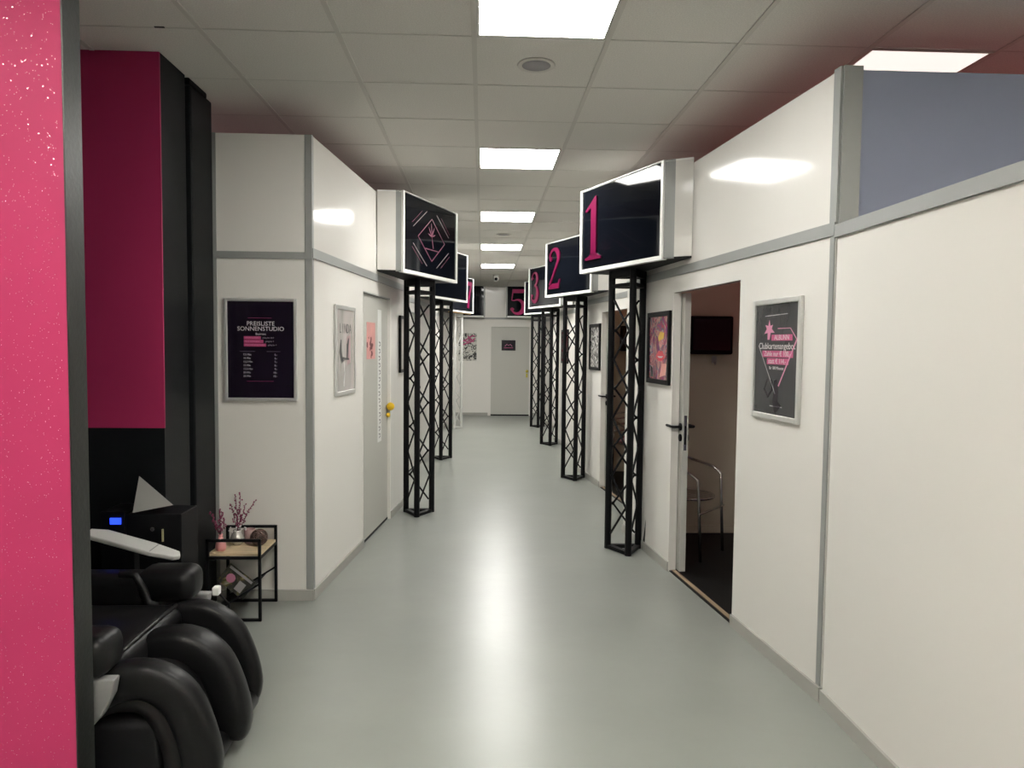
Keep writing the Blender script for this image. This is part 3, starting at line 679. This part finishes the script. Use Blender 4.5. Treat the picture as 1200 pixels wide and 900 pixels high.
# ------------------------------------------------------------------ pink and black partitions of the massage corner
w = struct('wall_pink_front', (-1.25, 2.25, 0)); XP = -1.252
put('pink_panel', MB().box(-4.2, XP - .004, 2.25, 2.262, 0, CEIL), M_pink, w)
put('core', MB().box(-4.2, XP, 2.262, 2.342, 0, CEIL), M_greyedge, w)
gl = MB(); rg = random.Random(5)
for _ in range(4200):
    x, z = rg.uniform(-1.9, XP - .02), rg.uniform(.1, 2.9); a, b = rg.gauss(0, .075), rg.gauss(0, .075); q = rg.uniform(.0006, .0014)
    n_ = Vector((a, -1, b)).normalized(); t_ = n_.orthogonal().normalized(); u_ = n_.cross(t_); c_ = Vector((x, 2.2488, z))
    gl.add([c_ + t_ * q, c_ + u_ * q, c_ - t_ * q, c_ - u_ * q], [(0, 1, 2, 3)])
put('glitter', gl, M_flake, w, kind='stuff')
put('edge_profile', MB().box(XP - .004, XP + .001, 2.248, 2.343, 0, CEIL), M_greyedge, w)
w = struct('wall_pink_rear', (-1.6, 3.72, 0)); XB = -1.603
put('pink_panel', MB().box(-4.2, XB, 3.712, 3.722, 1.135, CEIL), M_pink, w)
put('black_panel', MB().box(-4.2, XB, 3.710, 3.722, 0, 1.135), M_blackwall, w)
put('core', MB().box(-4.2, XB, 3.722, 4.02, 0, CEIL), M_blackwall, w)
put('recess', MB().box(-4.2, XB - .05, 4.02, 4.09, 0, CEIL), M_blackwall, w)
put('pilaster', MB().box(-4.2, XB + .004, 4.09, 4.395, 0, CEIL - .02), M_blackwall, w, bevel=.012)
put('pilaster_cap', MB().box(XB - .05, XB + .012, 4.05, 4.30, CEIL - .035, CEIL), M_blackwall, w, bevel=.01)

# ------------------------------------------------------------------ massage chair
def rbox(x0, x1, y0, y1, z0, z1): return MB().box(x0, x1, y0, y1, z0, z1)
ch = thing('massage_chair', 'black leather massage chair with ridged calf rest behind the pink partition', 'massage chair', (-1.6, 2.8, 0))
def soft(name, mb, m_, rad, rot=None, parent=ch, seg=4, label=None):
    me = mb.mesh(name, off_of(parent)); bm = bmesh.new(); bm.from_mesh(me)
    bmesh.ops.bevel(bm, geom=bm.edges[:], offset=rad, segments=seg, profile=0.5, affect='EDGES', clamp_overlap=True)
    if rot:
        cen = sum((v.co for v in bm.verts), Vector()) / len(bm.verts); bmesh.ops.rotate(bm, cent=cen, matrix=Matrix.Rotation(rot[0], 3, rot[1]), verts=bm.verts)
    bm.to_mesh(me); bm.free()
    me.materials.append(m_)
    for p in me.polygons: p.use_smooth = True
    o = bpy.data.objects.new(name, me); COL.objects.link(o); o.parent = parent
    if label: o['label'] = label
    return o
def sweep(path, halfw, halft, cy, n=16, e=2.6):
    """sweep a superellipse (width along y) along an x-z path"""
    k = len(path); rings = []
    for i, (x, z) in enumerate(path):
        a = Vector(path[max(i - 1, 0)]); b = Vector(path[min(i + 1, k - 1)]); t = (b - a).normalized(); nx, nz = -t.y, t.x
        s = 1.0 if 0 < i < k - 1 else .55
        ring = []
        for j in range(n):
            q = 2 * PI * j / n; c_, s_ = math.cos(q), math.sin(q)
            yy = halfw * s * math.copysign(abs(c_) ** (2 / e), c_); tt = halft * s * math.copysign(abs(s_) ** (2 / e), s_)
            ring.append((x + nx * tt, cy + yy, z + nz * tt))
        rings.append(ring)
    return MB().loft(rings)
def smooth_path(p, n=5):
    out = []
    for i in range(len(p) - 1):
        p0 = Vector(p[max(i - 1, 0)]); p1 = Vector(p[i]); p2 = Vector(p[i + 1]); p3 = Vector(p[min(i + 2, len(p) - 1)])
        for k in range(n):
            t = k / n
            out.append(tuple(0.5 * ((2 * p1) + (p2 - p0) * t + (2 * p0 - 5 * p1 + 4 * p2 - p3) * t * t + (3 * p1 - p0 - 3 * p2 + p3) * t ** 3)))
    return out + [tuple(p[-1])]
# bolsters of the calf rest: near, middle, far
base_path = [(-1.34, .34), (-1.25, .395), (-1.14, .41), (-1.04, .355), (-.985, .25), (-.955, .13), (-.965, .06)]
for cy, hw, dx in ((2.485, .052, -.005), (2.78, .070, .0), (3.075, .048, -.045)):
    put('calf_bolster', sweep(smooth_path([(x + dx, z) for x, z in base_path]), hw, .066, cy, 20, 3.2), M_leather, ch, True)
ip = [(-1.36, .29), (-1.27, .33), (-1.16, .33), (-1.10, .27), (-1.06, .17), (-1.05, .08)]
put('calf_rest_shell', sweep(smooth_path(ip), .33, .05, 2.785, 20, 5), M_leather, ch, True)
soft('foot_base', rbox(-1.12, -.945, 2.45, 3.10, .012, .10), M_leather, .035)
soft('seat_cushion', rbox(-1.95, -1.245, 2.53, 3.07, .33, .475), M_leather, .06)
put('seat_piping', MB().tube([(-1.275, 2.56, .468), (-1.268, 2.8, .478), (-1.275, 3.04, .468)], .008, 8), M_leatherseam, ch, True)
for cy, nm in ((2.44, 'near'), (3.155, 'far')):
    soft('armrest_pad', rbox(-1.47, -1.225, cy - .085, cy + .085, .455, .60), M_leather, .05)
    soft('arm_body', rbox(-2.05, -1.42, cy - .075, cy + .075, .30, .575), M_leather, .05)
sh = [(-1.205, .455), (-1.215, .40), (-1.25, .33), (-1.30, .275), (-1.40, .20), (-1.60, .12), (-2.0, .10), (-2.05, .455)]
for cy in (2.385, 3.215):
    fr = Fr((0, cy + .02, 0), (1, 0, 0)); put('side_shell', MB().fprism(fr, sh, -.02, .025), M_shellgrey, ch, bevel=.006, smooth=True)
put('arm_grip', MB().tube([(-1.52, 3.07, .59), (-1.455, 3.065, .585), (-1.42, 3.06, .53), (-1.40, 3.06, .47), (-1.36, 3.06, .458)], .016, 8), M_leather, ch, True)
soft('backrest', rbox(-2.15, -1.92, 2.50, 3.10, .36, 1.12), M_leather, .08, (math.radians(-28), 'Y'))
soft('headrest_pillow', rbox(-2.30, -2.14, 2.60, 3.0, .95, 1.13), M_leather, .06, (math.radians(-28), 'Y'))
soft('base_frame', rbox(-2.05, -1.10, 2.46, 3.12, .01, .27), M_black, .03)
# pale grey side tray on the far arm
f_ = Fr((-1.77, 3.24, .70), (1, 0, -.30), (0, 1, 0.06))
pl = [(.02, 0), (.30, .005), (.40, .03), (.42, .06), (.40, .10), (.28, .115), (.06, .11), (.0, .07)]
put('side_tray', MB().fprism(f_, pl, 0, .022), M_plate, ch, bevel=.007, smooth=True, label='pale grey plastic tray on the far arm')
put('tray_seam', MB().fbox(f_, .295, .300, .012, .106, .022, .0226), M_shellgrey, ch)
put('tray_post', MB().box(-1.60, -1.56, 3.28, 3.33, .5, .645), M_black, ch)
# payment box behind the chair
pb = thing('payment_box', 'black payment box with blue display and pale triangular facet behind massage chair', 'payment box', (-1.6, 3.55, 0))
put('housing', MB().box(-1.70, -1.44, 3.50, 3.70, 0.0, .745), M_black, pb, bevel=.006)
tri_ = [(-1.667, 3.497, .752), (-1.672, 3.58, .915), (-1.475, 3.497, .79)]
put('grey_facet', MB().add(tri_ + [(-1.60, 3.69, .75)], [(0, 1, 2), (0, 3, 1), (1, 3, 2), (0, 2, 3)]), M_triangle, pb, label='pale grey triangular facet')
put('display_housing', MB().box(-1.82, -1.705, 3.50, 3.70, 0, .755), M_black, pb, bevel=.004)
put('display', MB().box(-1.772, -1.722, 3.492, 3.499, .697, .727), M_lcd, pb, label='small blue lit display')
put('lock', MB().tube([(-1.572, 3.50, .675), (-1.572, 3.488, .675)], .011, 14), M_chrome, pb, 'auto')
put('key_tag', MB().box(-1.527, -1.520, 3.485, 3.492, .615, .675), mat('pale yellow tag', (.6, .55, .3), .5), pb)
# white plug on the floor side of the far arm
pg = thing('power_plug', 'small white adapter plug beside the far armrest', 'plug', (-1.20, 3.33, .40))
put('body', MB().box(-1.23, -1.20, 3.31, 3.35, .41, .45), M_frame, pg, bevel=.008)
put('cable', MB().tube([(-1.20, 3.33, .41), (-1.17, 3.36, .36), (-1.18, 3.40, .2), (-1.22, 3.44, .01)], .004, 6), M_black, pg, True)

# ------------------------------------------------------------------ side table with vases
tb = thing('side_table', 'small side table with oak top and black wire frame', 'table', (-1.38, 4.24, 0))
X0, X1, Y0, Y1, ZS = -1.53, -1.243, 4.067, 4.385, .385
r = .0075
def wire(nm, a, b): 
    a, b = Vector(a), Vector(b); lo = [min(a[i], b[i]) - r for i in range(3)]; hi = [max(a[i], b[i]) + r for i in range(3)]
    put(nm, MB().box(lo[0], hi[0], lo[1], hi[1], max(lo[2], 0), hi[2]), M_black, tb)
for y in (Y0, Y1):
    for x in (X0, X1): wire('leg', (x, y, 0), (x, y, .462))
    wire('top_rail', (X0, y, .462), (X1, y, .462)); wire('foot_rail', (X0, y, .0075), (X1, y, .0075)); wire('shelf_rail', (X0, y, ZS - .022), (X1, y, ZS - .022))
for x in (X0, X1): wire('side_rail', (x, Y0, ZS - .022), (x, Y1, ZS - .022))
put('table_top', MB().box(X0 - .002, X1 + .002, Y0 + .009, Y1 - .009, ZS - .014, ZS), M_wood, tb)
for y in (Y0, Y1):
    put('rack_bar', MB().tube([(X1, y, .215), (X0, y, .035)], .006, 6), M_black, tb)
put('rack_panel', MB().hexa([(X0, Y0, .030), (X1 - .06, Y0, .168), (X1 - .06, Y1, .168), (X0, Y1, .030), (X0, Y0, .034), (X1 - .06, Y0, .172), (X1 - .06, Y1, .172), (X0, Y1, .034)]), M_black, tb)
# magazine leaning in the rack
mg = thing('magazine', 'magazine with dark cover and pink flower leaning in table rack', 'magazine', (-1.40, 4.16, .06))
mf = Fr((-1.385, 4.13, .088), (-.79, -.1, .62), (.60, .15, .78)); 
mf = Fr((-1.515, 4.16, .205), (.78, -.06, -.60), (.56, .25, .75))
put('pages', MB().fbox(mf, 0, .185, .002, .118, -.006, 0), M_mag, mg)
put('cover_title', MB().fbox(mf, .01, .17, .096, .11, 0, .0005), M_printdim, mg)
put('cover_flower', MB().fprism(mf, arc(.055, .055, .028, .026, 0, 330, 9), 0, .0006), M_pinkpale, mg)
put('cover_photo', MB().fbox(mf, .105, .15, .02, .075, 0, .0005), M_printdim, mg)
# vases
def twigs(parent, base, specs):
    for (dx, dy, h, seed) in specs:
        rr = random.Random(seed); pts = []; n = 6
        for i in range(n + 1):
            s = i / n; pts.append(Vector((base[0] + dx * s + rr.uniform(-.006, .006) * (i > 0), base[1] + dy * s + rr.uniform(-.006, .006), base[2] + h * s)))
        tw = put('twig', MB().tube(pts, [.0028 - .0014 * i / n for i in range(n + 1)], 5), M_twig, parent, True)
        mb = MB()
        for q in range(16):
            s = .3 + .7 * q / 15; k = min(int(s * n), n - 1); p = pts[k].lerp(pts[k + 1], s * n - k) + Vector((rr.uniform(-.008, .008), rr.uniform(-.008, .008), 0))
            mb.ball(p, rr.uniform(.0035, .0062), 6, 4)
        put('buds', mb, M_berry, tw, True)
v1 = thing('bud_vase', 'pink ceramic bottle vase with red twigs on side table', 'vase', (-1.487, 4.15, ZS), 'vases on the side table')
put('body', MB().lathe([(.0, .0), (.026, .0), (.030, .02), (.026, .045), (.014, .065), (.011, .085), (.014, .092), (.009, .088), (.0, .06)], 20, (-1.487, 4.15, ZS)), M_pinkvase, v1, True)
twigs(v1, (-1.487, 4.15, ZS + .07), ((-.055, .0, .15, 1), (-.015, .02, .16, 2), (.0, .0, .15, 3), (.02, .02, .11, 4), (-.03, .0, .10, 5)))
v2 = thing('bud_vase', 'round silvery glass vase with tall red twigs, middle of the table', 'vase', (-1.43, 4.26, ZS), 'vases on the side table')
put('body', MB().lathe([(.0, .0), (.022, .0), (.038, .02), (.040, .042), (.030, .066), (.020, .078), (.024, .088), (.018, .086), (.0, .05)], 22, (-1.43, 4.26, ZS)), M_mercury, v2, True)
twigs(v2, (-1.43, 4.26, ZS + .07), ((-.03, .0, .17, 11), (.015, .02, .235, 12), (.05, .0, .17, 13), (-.015, .03, .22, 14), (.02, .0, .14, 15), (.10, .02, .19, 16)))
rr = random.Random(3); mb = MB()
for _ in range(14): mb.ball((-1.41 + rr.gauss(0, .03), 4.25 + rr.gauss(0, .015), ZS + .10 + rr.gauss(0, .012)), rr.uniform(.004, .007), 6, 4)
put('white_blossom', mb, M_print, v2, True)
v3 = thing('glass_cup', 'small clear pink-tinted glass cup between the silver vase and wicker ball', 'cup', (-1.372, 4.30, ZS), 'vases on the side table')
put('body', MB().lathe([(.0, .0), (.026, .0), (.030, .03), (.033, .085), (.030, .085), (.027, .03), (.0, .008)], 20, (-1.372, 4.30, ZS)), mat('rose tinted glass', (.75, .48, .47), .1, trans=.5), v3, True)
put('handle', MB().tube([(-1.34, 4.29, ZS + .07), (-1.318, 4.285, ZS + .06), (-1.318, 4.285, ZS + .035), (-1.343, 4.29, ZS + .025)], .004, 6), M_print, v3, True)
wb = thing('wicker_ball', 'dark brown woven ball on the side table', 'ball', (-1.297, 4.24, ZS))
c = Vector((-1.297, 4.24, ZS + .050)); put('core', MB().ball(c, .043, 18, 12), M_wicker, wb, True)
for q in range(16):
    ax = Vector((random.gauss(0, 1), random.gauss(0, 1), random.gauss(0, 1))).normalized(); a = ax.orthogonal().normalized(); b = ax.cross(a); offv = ax * random.uniform(-.02, .02); rr = math.sqrt(.0465 ** 2 - offv.length ** 2)
    put('strand', MB().tube([c + offv + a * rr * math.cos(2 * PI * k / 20) + b * rr * math.sin(2 * PI * k / 20) for k in range(20)], .0035, 5, True), mat('brown cane', (.09, .05, .04), .5), wb, True)

# ------------------------------------------------------------------ booth furniture seen through the doors
def tv(y, x0, label):
    t = thing('wall_tv', label, 'television', (x0 + .17, y, 1.53), 'televisions in the booths')
    put('casing', MB().box(x0, x0 + .36, y - .09, y - .02, 1.515, 1.83), M_black, t, bevel=.018, smooth=True)
    put('screen', MB().box(x0 + .025, x0 + .335, y - .093, y - .089, 1.55, 1.805), M_tv, t)
    put('wall_mount', MB().box(x0 + .10, x0 + .26, y - .02, y + .0, 1.6, 1.75), M_black, t)
tv(5.985, 1.705, 'small black television on the booth wall behind the open sliding door')
tv(8.985, 1.705, 'small black television in the second booth, seen through nearest right post')
hk = thing('wall_hook', 'small white hook under the television', 'hook', (1.935, 5.985, 1.45))
put('plate', MB().box(1.915, 1.955, 5.975, 5.985, 1.44, 1.50), M_print, hk, bevel=.004)
put('hook_arm', MB().tube([(1.935, 5.98, 1.45), (1.935, 5.945, 1.435), (1.935, 5.93, 1.46)], .007, 8), M_print, hk, True)
def bistro_chair(org, face, label, cushion=False):
    """aluminium tube armchair; org = middle of the seat on the floor, face = direction it looks"""
    t = thing('bistro_chair', label, 'chair', (org[0], org[1], 0.006), 'aluminium chairs in the booths')
    f = Vector((*face, 0)).normalized(); s = Vector((-f.y, f.x, 0)); O = Vector((org[0], org[1], 0.006))
    def P(a, b, z): return O + f * a + s * b + Vector((0, 0, z))     # a forward, b sideways
    for b in (-1, 1):
        put('leg', MB().tube([P(.22, b * .20, 0), P(.20, b * .20, .42), P(.19, b * .205, .60), P(.12, b * .215, .645), P(-.05, b * .22, .68)], .0115, 8), M_chrome, t, True)
        put('leg', MB().tube([P(-.26, b * .17, 0), P(-.21, b * .18, .42), P(-.23, b * .17, .72)], .0115, 8), M_chrome, t, True)
    hoop = [P(-.05, .22, .68), P(-.16, .205, .72), P(-.235, .16, .765), P(-.26, .0, .785), P(-.235, -.16, .765), P(-.16, -.205, .72), P(-.05, -.22, .68)]
    put('back_hoop', MB().tube(hoop, .0115, 8), M_chrome, t, True)
    for z in (.56, .64, .71):
        put('back_slat', MB().tube([P(-.20, .19, z), P(-.25, .0, z + .01), P(-.20, -.19, z)], .011, 6), M_chrome, t, True)
    ring = [P(.21 * math.cos(q) if math.cos(q) > 0 else .22 * math.cos(q), .195 * math.sin(q), .44) for q in [2 * PI * k / 24 for k in range(24)]]
    put('seat_ring', MB().tube(ring, .012, 8, True), M_chrome, t, True)
    n = 7
    for k in range(n):
        b = -.165 + .33 * k / (n - 1); a = .20 * math.sqrt(max(0, 1 - (b / .21) ** 2))
        put('seat_slat', MB().hexa([P(-a, b - .019, .438), P(a, b - .019, .438), P(a, b + .019, .438), P(-a, b + .019, .438), P(-a, b - .019, .446), P(a, b - .019, .446), P(a, b + .019, .446), P(-a, b + .019, .446)]), M_chrome, t)
    put('stretcher', MB().tube([P(.21, .225, .35), P(.21, -.225, .35)], .008, 8), M_chrome, t, True)
    if cushion: put('cushion', MB().lathe([(0, .447), (.19, .447), (.21, .47), (.19, .50), (0, .51)], 20, (org[0], org[1], .006)), M_towel, t, True)
# front legs stand at about (1.85, 5.44) and (1.48, 5.18)
bistro_chair((1.567, 5.44), (.75, -.66), 'aluminium tube armchair inside the booth behind the sliding door')
bistro_chair((1.80, 8.35), (.3, -.95), 'aluminium armchair with pink cushion in the second booth', True)
